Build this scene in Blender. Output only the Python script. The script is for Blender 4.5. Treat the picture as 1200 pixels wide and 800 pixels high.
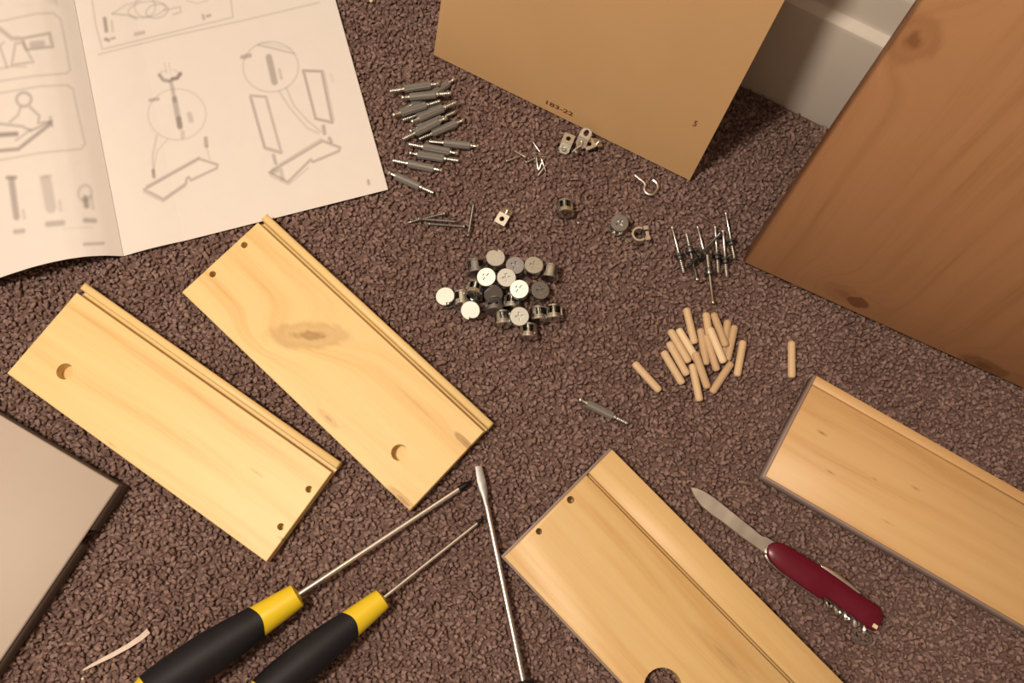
import bpy, bmesh, math, random
import numpy as np
from mathutils import Matrix, Vector
for o in list(bpy.data.objects): bpy.data.objects.remove(o)
scene = bpy.context.scene
COL = scene.collection
rnd = random.Random(7)

# ------------------------------------------------------------------ camera, world, light, exposure
FPX, CAMH = 1030.0, 0.662
_p, _r = math.radians(15), math.radians(-2)
CM = np.array([[1, 0, 0], [0, math.cos(_p), -math.sin(_p)], [0, math.sin(_p), math.cos(_p)]]) @ \
     np.array([[math.cos(_r), 0, math.sin(_r)], [0, 1, 0], [-math.sin(_r), 0, math.cos(_r)]])
CPOS = np.array([0, 0, CAMH])
cd = bpy.data.cameras.new('camera'); cam = bpy.data.objects.new('camera', cd); COL.objects.link(cam)
cd.sensor_width = 36; cd.lens = 36 * FPX / 1200; cd.clip_start = 0.01
cam.matrix_world = Matrix([list(CM[i]) + [CPOS[i]] for i in range(3)] + [[0, 0, 0, 1]])
scene.camera = cam

world = bpy.data.worlds.new('room_world'); scene.world = world; world.use_nodes = True
world.node_tree.nodes['Background'].inputs[0].default_value = (1.0, 0.80, 0.66, 1)
world.node_tree.nodes['Background'].inputs[1].default_value = 0.05

ld = bpy.data.lights.new('room_lamp', 'POINT'); lamp = bpy.data.objects.new('room_lamp', ld); COL.objects.link(lamp)
ld.energy = 61; ld.color = (1.0, 0.84, 0.66); ld.shadow_soft_size = 0.09
lamp.location = (-0.46, 0.03, 1.36)

vs = scene.view_settings
vs.view_transform = 'Standard'; vs.look = 'None'; vs.gamma = 1; vs.use_curve_mapping = False
vs.exposure = 0.0

# ------------------------------------------------------------------ geometry helpers
def ray(x, y): return CM @ np.array([(x - 600) / FPX, (400 - y) / FPX, -1.0])
def P(x, y, z=0.0):
    """point of the photograph at height z above the carpet"""
    d = ray(x, y); return CPOS + d * ((z - CAMH) / d[2])
def unit(v): v = np.asarray(v, float); return v / np.linalg.norm(v)
def to_px(pts):
    q = (np.asarray(pts) - CPOS) @ CM
    return 600 + FPX * q[:, 0] / -q[:, 2], 400 - FPX * q[:, 1] / -q[:, 2]
def frame(o, x, y, z): return Matrix([[x[i], y[i], z[i], o[i]] for i in range(3)] + [[0, 0, 0, 1]])

class MB:
    def __init__(s): s.v = []; s.f = []; s.m = []
    def add(s, v, f, mi=0, M=None):
        b = len(s.v)
        if M is not None: v = [tuple(M @ Vector(p)) for p in v]
        s.v += [tuple(p) for p in v]; s.f += [tuple(i + b for i in q) for q in f]; s.m += [mi] * len(f); return s
    def box(s, a, b, mi=0, M=None):
        v = [(x, y, z) for z in (a[2], b[2]) for y in (a[1], b[1]) for x in (a[0], b[0])]
        return s.add(v, [(0, 2, 3, 1), (4, 5, 7, 6), (0, 1, 5, 4), (2, 6, 7, 3), (0, 4, 6, 2), (1, 3, 7, 5)], mi, M)
    def loft(s, secs, mi=0, cap=True, M=None):
        n = len(secs[0]); v = [p for q in secs for p in q]; f = []
        for k in range(len(secs) - 1):
            for i in range(n):
                j = (i + 1) % n; f.append((k * n + i, k * n + j, (k + 1) * n + j, (k + 1) * n + i))
        if cap: f.append(tuple(reversed(range(n)))); f.append(tuple((len(secs) - 1) * n + i for i in range(n)))
        return s.add(v, f, mi, M)
    def lathe(s, prof, seg=14, mi=0, M=None):      # profile (x, r) along +X
        secs = [[(x, max(r, 1e-5) * math.cos(2 * math.pi * i / seg), max(r, 1e-5) * math.sin(2 * math.pi * i / seg)) for i in range(seg)] for x, r in prof]
        return s.loft(secs, mi, True, M)
    def tube(s, pts, r, seg=8, mi=0, M=None):
        pts = [Vector(p) for p in pts]; rs = r if hasattr(r, '__len__') else [r] * len(pts)
        secs = []; up = None
        for i, p in enumerate(pts):
            t = (pts[min(i + 1, len(pts) - 1)] - pts[max(i - 1, 0)]).normalized()
            if up is None: up = t.orthogonal().normalized()
            up = (up - t * up.dot(t)).normalized(); w = t.cross(up)
            secs.append([tuple(p + (up * math.cos(2 * math.pi * k / seg) + w * math.sin(2 * math.pi * k / seg)) * rs[i]) for k in range(seg)])
        return s.loft(secs, mi, True, M)
    def slab(s, out, z0, z1, holes=(), bev=0.0, mi=0, M=None):
        """extruded outline (counter-clockwise) with drilled holes; hole = (points, depth)"""
        bm = bmesh.new(); n = len(out)
        def inset(d):
            r = []
            for i in range(n):
                a, b, c = (np.array(out[(i + k) % n]) for k in (-1, 0, 1))
                e1, e2 = unit(b - a), unit(c - b); n1 = np.array([-e1[1], e1[0]]); n2 = np.array([-e2[1], e2[0]])
                m = n1 + n2; r.append(b + m * d / max(0.3, (m @ n1)))
            return r
        rings = [(inset(bev) if bev else out, z0), (out, z0 + bev), (out, z1 - bev), (inset(bev) if bev else out, z1)] if bev else [(out, z0), (out, z1)]
        R = [[bm.verts.new((p[0], p[1], z)) for p in pts] for pts, z in rings]
        for a, b in zip(R, R[1:]):
            for i in range(n): bm.faces.new((a[i], a[(i + 1) % n], b[(i + 1) % n], b[i]))
        te = [bm.edges.get((R[-1][i], R[-1][(i + 1) % n])) for i in range(n)]
        be = [bm.edges.get((R[0][i], R[0][(i + 1) % n])) for i in range(n)]
        thru = []
        for pts, dep in holes:
            k = len(pts); zb = max(z0, z1 - dep); hb = 0.0006 if bev else 0
            ta = [bm.verts.new((p[0], p[1], z1)) for p in pts]; ba = [bm.verts.new((p[0], p[1], zb)) for p in pts]
            te += [bm.edges.new((ta[i], ta[(i + 1) % k])) for i in range(k)]
            for i in range(k): bm.faces.new((ta[(i + 1) % k], ta[i], ba[i], ba[(i + 1) % k]))
            if zb > z0 + 1e-6: bm.faces.new(ba)
            else: be += [bm.edges.get((ba[i], ba[(i + 1) % k])) for i in range(k)]
        bmesh.ops.triangle_fill(bm, use_beauty=True, use_dissolve=False, edges=te, normal=(0, 0, 1))
        bmesh.ops.triangle_fill(bm, use_beauty=True, use_dissolve=False, edges=be, normal=(0, 0, -1))
        bmesh.ops.recalc_face_normals(bm, faces=bm.faces)
        bm.verts.index_update()
        s.add([tuple(v.co) for v in bm.verts], [tuple(v.index for v in f.verts) for f in bm.faces], mi, M); bm.free(); return s
    def mesh(s, name, mats, smooth=True, angle=40):
        me = bpy.data.meshes.new(name); me.from_pydata(s.v, [], s.f)
        for m in (mats if isinstance(mats, (list, tuple)) else [mats]): me.materials.append(m)
        me.polygons.foreach_set('material_index', s.m); me.update()
        if smooth:
            bm = bmesh.new(); bm.from_mesh(me); bmesh.ops.remove_doubles(bm, verts=bm.verts, dist=1e-7)
            for f in bm.faces: f.smooth = True
            for e in bm.edges:
                if len(e.link_faces) == 2 and e.calc_face_angle(0) > math.radians(angle): e.smooth = False
            bm.to_mesh(me); bm.free()
        return me

def circle(cx, cy, r, n=20, ph=0): return [(cx + r * math.cos(ph + 2 * math.pi * i / n), cy + r * math.sin(ph + 2 * math.pi * i / n)) for i in range(n)]
def link(name, data, parent=None, M=None):
    o = bpy.data.objects.new(name, data); COL.objects.link(o)
    if parent: o.parent = parent
    if M is not None: o.matrix_world = M if not parent else o.matrix_world; 
    if M is not None and parent: o.matrix_local = M
    return o
def tag(o, label, cat, group=None):
    o['label'] = label; o['category'] = cat
    if group: o['group'] = group
    return o
def struct(o): o['kind'] = 'structure'; return o
def thing(name, label, cat, M, group=None, parts=()):
    """an Empty at the thing's place with its parts (name, mesh[, sub-parts])"""
    r = link(name, None, None, M); r.empty_display_size = 0.01; tag(r, label, cat, group)
    for p in parts:
        c = link(p[0], p[1], r)
        for q in (p[2] if len(p) > 2 else ()): link(q[0], q[1], c)
    return r

# ------------------------------------------------------------------ materials
def s2l(c): return tuple(((x / 255 + 0.055) / 1.055) ** 2.4 if x > 10 else x / 255 / 12.92 for x in c) + (1,)
class NT:
    def __init__(s, name):
        s.m = bpy.data.materials.new(name); s.m.use_nodes = True; s.t = s.m.node_tree; s.n = s.t.nodes; s.b = s.n['Principled BSDF']
    def node(s, k, **kw):
        n = s.n.new(k)
        for a, b in kw.items(): setattr(n, a, b)
        return n
    def put(s, sock, v):
        if isinstance(v, bpy.types.NodeSocket): s.t.links.new(v, sock)
        else: sock.default_value = v
    def math(s, op, a, b=0.0, c=0.0, clamp=False):
        n = s.node('ShaderNodeMath', operation=op, use_clamp=clamp)
        for i, v in enumerate((a, b, c)): s.put(n.inputs[i], v)
        return n.outputs[0]
    def noise(s, vec, scale, detail=3, rough=0.55, dist=0):
        n = s.node('ShaderNodeTexNoise'); s.put(n.inputs['Vector'], vec); n.inputs['Scale'].default_value = scale
        n.inputs['Detail'].default_value = detail; n.inputs['Roughness'].default_value = rough; n.inputs['Distortion'].default_value = dist
        return n.outputs['Fac']
    def mapping(s, vec, scale=(1, 1, 1), loc=(0, 0, 0)):
        n = s.node('ShaderNodeMapping'); s.put(n.inputs['Vector'], vec); n.inputs['Scale'].default_value = scale; n.inputs['Location'].default_value = loc
        return n.outputs[0]
    def obj(s): return s.node('ShaderNodeTexCoord').outputs['Object']
    def mix(s, f, a, b, mode='MIX'):
        n = s.node('ShaderNodeMix', data_type='RGBA', blend_type=mode); s.put(n.inputs[0], f); s.put(n.inputs[6], a); s.put(n.inputs[7], b); return n.outputs[2]
    def ramp(s, f, stops):
        n = s.node('ShaderNodeValToRGB'); s.put(n.inputs[0], f); e = n.color_ramp.elements
        while len(e) < len(stops): e.new(0.5)
        for i, (p, c) in enumerate(stops): e[i].position = p; e[i].color = c if len(c) == 4 else tuple(c) + (1,)
        return n.outputs[0]
    def bump(s, h, dist, strength=1.0):
        n = s.node('ShaderNodeBump'); n.inputs['Strength'].default_value = strength; n.inputs['Distance'].default_value = dist; s.put(n.inputs['Height'], h)
        s.t.links.new(n.outputs[0], s.b.inputs['Normal'])
    def fin(s, col=None, rough=None, metal=None, spec=None):
        for k, v in (('Base Color', col), ('Roughness', rough), ('Metallic', metal), ('Specular IOR Level', spec)):
            if v is not None: s.put(s.b.inputs[k], v)
        return s.m

def plain(name, rgb, rough=0.5, metal=0.0, spec=0.5, var=0.12, scale=300, bump=0.0):
    t = NT(name); o = t.obj(); n = t.noise(o, scale, 3)
    c = tuple(rgb) + (1,)
    col = t.mix(n, tuple(x * (1 - var) for x in rgb) + (1,), tuple(min(1, x * (1 + var)) for x in rgb) + (1,))
    if bump: t.bump(n, bump, 0.6)
    return t.fin(col, rough, metal, spec)

def wood(name, light, mid, dark, knots=(), rings=26.0, seed=0.0, rough=0.42, streak=0.5, spec=0.4, grain_y=False, swirl=0.03):
    """pine: long growth-ring bands along local X, fine fibre, knots = (x, y, rx, ry, strength)"""
    t = NT(name); o = t.obj()
    if grain_y:
        r = t.node('ShaderNodeMapping', vector_type='POINT'); t.put(r.inputs[0], o); r.inputs['Rotation'].default_value = (0, 0, math.pi / 2); o = r.outputs[0]
    sp = t.node('ShaderNodeSeparateXYZ'); t.put(sp.inputs[0], o); x, y = sp.outputs[0], sp.outputs[1]
    big = t.noise(t.mapping(o, (2.2, 9, 1), (seed, seed * 2, seed)), 1.0, 2, 0.5)
    yy = t.math('ADD', y, t.math('MULTIPLY', t.math('SUBTRACT', big, 0.5), swirl))
    mask = None
    for kk in knots:
        kx, ky, rx, ry, st = kk[:5]; ka_ = kk[5] if len(kk) > 5 else 0.0; cc_, ss_ = math.cos(ka_), math.sin(ka_)
        ax_, ay_ = t.math('SUBTRACT', x, kx), t.math('SUBTRACT', y, ky)
        dx = t.math('DIVIDE', t.math('ADD', t.math('MULTIPLY', ax_, cc_), t.math('MULTIPLY', ay_, ss_)), rx)
        dy = t.math('DIVIDE', t.math('SUBTRACT', t.math('MULTIPLY', ay_, cc_), t.math('MULTIPLY', ax_, ss_)), ry)
        d2 = t.math('ADD', t.math('MULTIPLY', dx, dx), t.math('MULTIPLY', dy, dy))
        g = t.math('POWER', 2.718, t.math('MULTIPLY', d2, -0.35))          # bends the grain round the knot
        yy = t.math('ADD', yy, t.math('MULTIPLY', g, ry * 2.2))
        wob = t.math('ADD', t.math('SQRT', d2), t.math('MULTIPLY', t.math('SUBTRACT', t.noise(t.mapping(o, (60, 140, 1)), 1.0, 2), 0.5), 0.7))
        core = t.math('MULTIPLY', t.math('MULTIPLY', t.math('SUBTRACT', 1.25, wob, clamp=True), t.math('MULTIPLY_ADD', t.math('SINE', t.math('MULTIPLY', wob, 9.0)), 0.3, 0.9)), st * 1.5)
        mask = core if mask is None else t.math('MAXIMUM', mask, core)
    cx = t.node('ShaderNodeCombineXYZ'); t.put(cx.inputs[0], t.math('MULTIPLY', x, 1.3)); t.put(cx.inputs[1], t.math('MULTIPLY', yy, rings)); cx.inputs[2].default_value = seed
    band = t.noise(cx.outputs[0], 2.6, 4, 0.6)
    fib = t.noise(t.mapping(o, (25, 900, 40), (seed, 0, 0)), 1.0, 2, 0.6)
    v = t.math('ADD', t.math('MULTIPLY', band, 1.0 - 0.25 * streak), t.math('MULTIPLY', fib, 0.25 * streak))
    col = t.ramp(v, [(0.30, light), (0.50, tuple(0.6 * a + 0.4 * b for a, b in zip(light, mid))), (0.62, mid), (0.78, dark)])
    if mask is not None:
        col = t.mix(t.math('MINIMUM', mask, 0.9), col, tuple(dark[:3] and [c * 0.72 for c in dark[:3]]) + (1,))
    t.bump(fib, 0.00015, 0.35)
    return t.fin(col, rough, 0.0, spec)

def metal(name, rgb, rough=0.3, var=0.25):
    t = NT(name); n = t.noise(t.obj(), 500, 3)
    return t.fin(t.mix(n, tuple(c * (1 - var) for c in rgb) + (1,), tuple(rgb) + (1,)), t.math('MULTIPLY_ADD', n, 0.2, rough - 0.1), 1.0)

PINE_L, PINE_M, PINE_D = (0.80, 0.63, 0.31, 1), (0.73, 0.51, 0.22, 1), (0.53, 0.31, 0.11, 1)
M_zinc = metal('zinc_plate', (0.78, 0.80, 0.77), 0.22)
M_bright = metal('bright_steel', (0.88, 0.89, 0.88), 0.22)
M_dull = metal('dull_grey_metal', (0.36, 0.37, 0.39), 0.38)
M_dark = metal('dark_zinc', (0.17, 0.18, 0.20), 0.32)
M_black_ox = metal('black_oxide_steel', (0.06, 0.06, 0.065), 0.4)
M_sleeve = plain('grey_sleeve_plastic', (0.165, 0.157, 0.15), 0.5, var=0.12)
M_recess = plain('dark_recess', (0.03, 0.03, 0.03), 0.7)
M_yellow = plain('yellow_handle_plastic', (0.76, 0.57, 0.02), 0.34, var=0.08, scale=60)
M_rubber = plain('black_grip_rubber', (0.008, 0.0078, 0.012), 0.6, spec=0.3, var=0.3, scale=900, bump=0.0001)
M_red = plain('red_knife_plastic', (0.115, 0.003, 0.018), 0.3, spec=0.4, var=0.06, scale=40)
M_ivory = plain('ivory_plastic', (0.75, 0.68, 0.5), 0.4)
M_sliver = plain('pale_tape', (0.62, 0.52, 0.46), 0.5, var=0.2, scale=150)

# ------------------------------------------------------------------ the room
carpet_cols = [(0.0, (0.098, 0.058, 0.052)), (0.35, (0.210, 0.136, 0.123)), (0.68, (0.312, 0.216, 0.197)), (1.0, (0.56, 0.42, 0.385))]
def carpet_mat(name, island):
    t = NT(name); geo = t.node('ShaderNodeNewGeometry'); pos = geo.outputs['Position']
    n = t.noise(pos, 900, 4, 0.7); fib = t.noise(t.mapping(pos, (1, 1, 0.35)), 2600, 2, 0.6); broad = t.noise(pos, 9, 3, 0.6)
    v = t.math('ADD', t.math('MULTIPLY', n, 0.50), t.math('MULTIPLY', t.math('SUBTRACT', fib, 0.5), 0.55))
    if island: v = t.math('ADD', v, t.math('MULTIPLY', geo.outputs['Random Per Island'], 0.45))
    else: v = t.math('ADD', v, 0.12)
    v = t.math('ADD', v, t.math('MULTIPLY', t.math('SUBTRACT', broad, 0.5), 0.35))
    t.bump(fib if island else n, 0.0006 if island else 0.002, 0.9)
    return t.fin(t.ramp(v, carpet_cols), 0.9, 0.0, 0.15)
M_pile = carpet_mat('carpet_pile_wool', True)
M_floor = carpet_mat('carpet_backing', False)

w0, w1 = P(868, 97), P(968, 146)
WX = unit(w1 - w0); WN = np.array([WX[1], -WX[0], 0.0])          # WN points into the room
if WN @ (CPOS - w0) < 0: WN = -WN
WM = frame(w0, WX, -WN, (0, 0, 1))                                # wall frame: x along, y into the wall, z up
fl = MB().box((-1.6, -2.4, -0.03), (1.7, 0.06, -0.0040)).mesh('floor', M_floor, False)
struct(link('floor', fl, None, WM))
M_wall = plain('wall_paint', (0.50, 0.43, 0.37), 0.8, var=0.04, scale=40)
M_skirt = plain('skirting_gloss_paint', (0.66, 0.62, 0.57), 0.4, var=0.04, scale=25)
struct(link('wall_back', MB().box((-1.6, 0.018, -0.03), (1.7, 0.10, 2.4)).mesh('wall_back', M_wall, False), None, WM))
struct(link('wall_left', MB().box((-1.7, -2.4, -0.03), (-1.6, 0.10, 2.4)).mesh('wall_left', M_wall, False), None, WM))
struct(link('wall_right', MB().box((1.7, -2.4, -0.03), (1.8, 0.10, 2.4)).mesh('wall_right', M_wall, False), None, WM))
struct(link('wall_front', MB().box((-1.7, -2.5, -0.03), (1.8, -2.4, 2.4)).mesh('wall_front', M_wall, False), None, WM))
M_ceil = plain('ceiling_paint', (0.62, 0.58, 0.53), 0.9, var=0.03, scale=20)
struct(link('ceiling', MB().box((-1.7, -2.5, 2.4), (1.8, 0.10, 2.5)).mesh('ceiling', M_ceil, False), None, WM))
prof = [(0.018, -0.006), (0.0, -0.006), (0.0, 0.108), (0.001, 0.1105), (0.004, 0.113), (0.0085, 0.1145), (0.0095, 0.117), (0.0095, 0.148),
        (0.011, 0.152), (0.014, 0.155), (0.018, 0.156)]
sk = MB().loft([[(x, a, b) for a, b in prof] for x in (-1.6, 1.7)]).mesh('baseboard_back', M_skirt, True, 25)
struct(link('baseboard_back', sk, None, WM))

# carpet pile: every tuft a short bent strand
def make_pile():
    rs = np.random.RandomState(3); sp = 0.0031
    gx, gy = np.meshgrid(np.arange(-0.56, 0.60, sp), np.arange(-0.36, 0.62, sp * 0.93)); gx = gx.copy(); gx[::2] += sp / 2
    p = np.stack([gx.ravel(), gy.ravel()], 1) + rs.uniform(-1, 1, (gx.size, 2)) * sp * 0.42
    keep = ((p - w0[:2]) @ WN[:2]) > 0.003
    px, py = to_px(np.c_[p, np.zeros(len(p))]); keep &= (px > -110) & (px < 1310) & (py > -110) & (py < 910)
    p = p[keep]; n = len(p)
    ang = rs.uniform(0, 2 * np.pi, n); lean = rs.uniform(0.0006, 0.0050, n); hgt = np.minimum(rs.uniform(-0.0030, 0.0006, n), -0.0001); rad = rs.uniform(0.0010, 0.0021, n)
    dx, dy = np.cos(ang), np.sin(ang); S = 4
    prof = [(-0.0046, 0.0, 0.8), (-0.0016, 0.3, 1.05), (-0.0001, 0.75, 0.95), (-0.0003, 1.15, 0.45)]
    V = np.zeros((n, len(prof) * S, 3)); tw = rs.uniform(0, 6.3, n)
    for k, (z, l, r) in enumerate(prof):
        for i in range(S):
            a = 2 * np.pi * i / S + tw
            V[:, k * S + i, 0] = p[:, 0] + dx * lean * l + np.cos(a) * rad * r
            V[:, k * S + i, 1] = p[:, 1] + dy * lean * l + np.sin(a) * rad * r
            V[:, k * S + i, 2] = (z if k == 0 else z + hgt) + (np.cos(a) * dx + np.sin(a) * dy) * (-0.0007 if k > 1 else 0)
    F = []
    for k in range(len(prof) - 1):
        for i in range(S):
            j = (i + 1) % S; F.append((k * S + i, k * S + j, (k + 1) * S + j, (k + 1) * S + i))
    nv = len(prof) * S
    F = np.array(F); top = np.array([(len(prof) - 1) * S + i for i in range(S)])
    off = (np.arange(n) * nv)
    fq = (F[None] + off[:, None, None]).reshape(-1); ft = (top[None] + off[:, None]).reshape(-1)
    me = bpy.data.meshes.new('carpet_pile'); me.vertices.add(n * nv); me.vertices.foreach_set('co', V.ravel())
    nq = n * len(F); me.loops.add(len(fq) + len(ft)); me.polygons.add(nq + n)
    me.loops.foreach_set('vertex_index', np.concatenate([fq, ft]).astype(np.int32))
    me.polygons.foreach_set('loop_start', np.concatenate([np.arange(nq) * 4, nq * 4 + np.arange(n) * S]).astype(np.int32))
    me.polygons.foreach_set('use_smooth', np.ones(nq + n, bool))
    me.materials.append(M_pile); me.update(calc_edges=True); me.validate()
    return me
pile = link('carpet_pile', make_pile()); pile['kind'] = 'stuff'
tag(pile, 'mauve brown twisted carpet pile covering the floor', 'carpet')

# ------------------------------------------------------------------ boards
class Board:
    def __init__(s, o, xpx, ypx, top, ang=None):
        s.top = top; s.o = P(*o, top); s.x = unit(P(*xpx, top) - s.o)
        if ang is not None: s.x = np.array([math.cos(math.radians(ang)), math.sin(math.radians(ang)), 0.0])
        y = P(*ypx, top) - s.o
        s.W = abs(y @ np.array([-s.x[1], s.x[0], 0])); s.y = np.array([-s.x[1], s.x[0], 0]); s.L = np.linalg.norm(P(*xpx, top) - s.o)
        b = s.o.copy(); b[2] = 0.0; s.M = frame(b, s.x, s.y, (0, 0, 1))
    def loc(s, px, py): d = P(px, py, s.top) - s.o; return float(d @ s.x), float(d @ s.y)

def rect(x0, y0, x1, y1): return [(x0, y0), (x1, y0), (x1, y1), (x0, y1)]
TOP = 0.012
def drawer_side(o, xp, yp, small, big, knots, label, seed):
    b = Board(o, xp, yp, TOP); L, W, t = b.L, b.W, TOP
    mat = wood('pine_board_%d' % int(seed), PINE_L, PINE_M, PINE_D, [(*b.loc(q[0], q[1]), *q[2:]) for q in knots], seed=seed)
    if seed == 2.0: b.M = b.M @ Matrix.Translation((0, 0, .0021)) @ Matrix.Rotation(math.atan(.0021 / L), 4, 'Y')
    holes = [(circle(*b.loc(*h), 0.0026, 14), 0.009) for h in small] + [(circle(*b.loc(*h), 0.0062, 24), 0.0098) for h in big]
    r = link('drawer_board', None, None, b.M); tag(r, label, 'wooden board', 'grooved pine drawer sides')
    link('panel', MB().slab(rect(0, 0, L, W - 0.0098), 0, t, holes, 0.0005).mesh('panel', mat, False), r)
    link('groove_floor', MB().box((0, W - 0.0100, 0.0002), (L, W - 0.0058, t - 0.0095)).mesh('groove_floor', mat, False), r)
    link('edge_bead', MB().slab(rect(-0.0006, W - 0.0060, L + 0.0008, W), 0, t, (), 0.0012).mesh('edge_bead', mat, True, 60), r)
    return b
drawer_side((8, 437), (312, 658), (100, 331), [(362, 573), (329, 617)], [(76, 435)],
            [(300, 553, 0.007, 0.0012, 0.35), (331, 632, 0.004, 0.0012, 0.6), (130, 520, 0.006, 0.001, 0.3)],
            'pale grooved pine board, corner beside the light grey panel', 1.0)
drawer_side((214, 343), (480, 598), (313, 251), [(287, 288), (250, 322)], [(468, 530)],
            [(362, 393, 0.030, 0.0105, 0.52, 0.75), (372, 396, 0.022, 0.0022, 0.5, 0.95), (546, 519, 0.011, 0.0026, 1.1), (472, 586, 0.014, 0.003, 0.7), (385, 490, 0.010, 0.003, 0.35)],
            'pale grooved pine board with a brown knot, overlapping the booklet edge', 2.0)

def front_board(o, xp, yp, L, t, holes, groove, label, name, knots, seed, mats, ang):
    b = Board(o, xp, yp, t, ang); W = b.W
    mat = wood('pine_front_%d' % int(seed), *mats, [(*b.loc(kx, ky), rx, ry, st) for kx, ky, rx, ry, st in knots], seed=seed, rings=30)
    r = link(name, None, None, b.M); tag(r, label, 'wooden board')
    g0, g1, gd = groove
    H = [(circle(*b.loc(x, y), rr, 24), d) for x, y, rr, d in holes]
    link('panel', MB().slab(rect(0.0020, 0.0014, L, W - g1), 0, t, H, 0.0004).mesh('panel', mat, True, 60), r)
    link('groove_floor', MB().box((0.0022, W - g1 - 0.0002, 0.0004), (L - 0.0012, W - g0 + 0.0002, t - gd)).mesh('groove_floor', mat, False), r)
    link('edge_rail', MB().slab(rect(0.0020, W - g0, L, W), 0, t, (), 0.0004).mesh('edge_rail', mat, True, 60), r)
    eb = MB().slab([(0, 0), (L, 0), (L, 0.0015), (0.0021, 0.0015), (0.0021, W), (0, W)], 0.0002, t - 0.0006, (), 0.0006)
    link('edge_band', eb.mesh('edge_band', M_band, True, 60), r)['label'] = 'pale edge strip coloured greyish lilac as in shade'
    return b
M_band = plain('pale_edge_in_shade', (0.29, 0.23, 0.22), 0.5, var=0.12, scale=120)  # shade on the pale board edges is put into this grey lilac
MC = ((0.69, 0.51, 0.25, 1), (0.62, 0.41, 0.18, 1), (0.46, 0.26, 0.10, 1))
MD = ((0.67, 0.46, 0.23, 1), (0.59, 0.37, 0.17, 1), (0.44, 0.24, 0.10, 1))
bC = Board((587, 651.5), (720.5, 800), (715, 524), 0.014, -46.4); gl = bC.loc(686.8, 551.7)[1]; gl2 = bC.loc(927, 800)[1]
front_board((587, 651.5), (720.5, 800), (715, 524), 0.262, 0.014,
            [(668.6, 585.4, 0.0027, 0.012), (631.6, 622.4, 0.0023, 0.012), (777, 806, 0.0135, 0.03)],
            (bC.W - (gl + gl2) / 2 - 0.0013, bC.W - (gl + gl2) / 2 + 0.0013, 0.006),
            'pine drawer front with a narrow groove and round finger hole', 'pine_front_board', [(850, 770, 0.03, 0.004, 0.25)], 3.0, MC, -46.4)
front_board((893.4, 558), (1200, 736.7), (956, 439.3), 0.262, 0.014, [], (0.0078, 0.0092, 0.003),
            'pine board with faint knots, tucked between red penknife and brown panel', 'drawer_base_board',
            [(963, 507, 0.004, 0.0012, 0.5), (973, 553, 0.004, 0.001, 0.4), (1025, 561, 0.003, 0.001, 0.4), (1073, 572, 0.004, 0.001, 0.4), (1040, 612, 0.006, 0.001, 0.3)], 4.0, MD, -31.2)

# light grey laminated panel
GT = 0.018
g = Board((140, 568), (0, 480), (0, 787), GT, 150.4)
M_grey = plain('grey_laminate', (0.47, 0.405, 0.36), 0.6, var=0.05, scale=14)
M_core = plain('dark_core_edge', (0.115, 0.088, 0.076), 0.7, var=0.2, scale=400)
gr_ = link('grey_panel', None, None, g.M); tag(gr_, 'light grey laminated panel with dark notched edge', 'panel')
link('laminate_face', MB().slab(rect(0.0006, 0.0006, 0.19, 0.24), GT - 0.003, GT, (), 0.0012).mesh('laminate_face', M_grey, True, 60), gr_)
ny = np.linalg.norm(P(101, 631, GT)[:2] - g.o[:2])
out = [(0, 0), (0.19, 0), (0.19, 0.24), (0, 0.24), (0, ny + 0.006), (0.008, ny + 0.005), (0.008, ny - 0.005), (0, ny - 0.006)]
link('core', MB().slab(out, 0, GT - 0.0028, (), 0.0010).mesh('core', M_core, True, 60), gr_)

# ------------------------------------------------------------------ panels leaning on the wall
def leaning(a, b, left, right, elev, thick, hgt, name, mat, label, bev):
    A, B = P(*a), P(*b); e = unit(B - A); nrm = np.array([e[1], -e[0], 0.0])
    if nrm @ (CPOS - A) < 0: nrm = -nrm
    up = -nrm * math.cos(math.radians(elev)) + np.array([0, 0, 1]) * math.sin(math.radians(elev))
    N = np.cross(e, up)
    def on(px, py):
        d = ray(px, py); q = CPOS + d * (((A - CPOS) @ N) / (d @ N)); return np.array([(q - A) @ e, (q - A) @ up])
    M = frame(A + np.array([0, 0, 1]) * thick * N[2], e, up, N)
    return A, e, up, N, M, on
def extend(p, q, h): return tuple(p + (q - p) * h / (q[1] - p[1]))
# hardboard back panel
A, e, up, N, M, on = leaning((508, 65), (808, 212), None, None, 77, 0.003, 0.42, None, None, None, 0)
p0, p1 = on(508, 65), on(808, 212)
hb = 0.415
out = [tuple(p0), tuple(p1), extend(p1, on(920, 0), hb), extend(p0, on(517, 0), hb)]
t = NT('hardboard'); oc = t.obj(); n1 = t.noise(oc, 900, 3, 0.7); n2 = t.noise(oc, 14, 3)
M_hard = t.fin(t.mix(n2, (0.55, 0.36, 0.185, 1), (0.61, 0.405, 0.215, 1)), 0.55, 0, 0.35)
t2 = t.mix(t.math('MULTIPLY', t.math('GREATER_THAN', n1, 0.66), 0.35), t.b.inputs['Base Color'].links[0].from_socket, (0.28, 0.15, 0.06, 1)); t.put(t.b.inputs['Base Color'], t2)
hbp = link('hardboard_panel', None, None, M); tag(hbp, 'tan hardboard back panel with stamped number leaning against the skirting', 'panel')
link('sheet', MB().slab(out, -0.003, 0, (), 0.0003).mesh('sheet', M_hard, False), hbp)
M_ink = plain('brown_stamp_ink', (0.10, 0.03, 0.018), 0.7, var=0.5, scale=1500)
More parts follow.
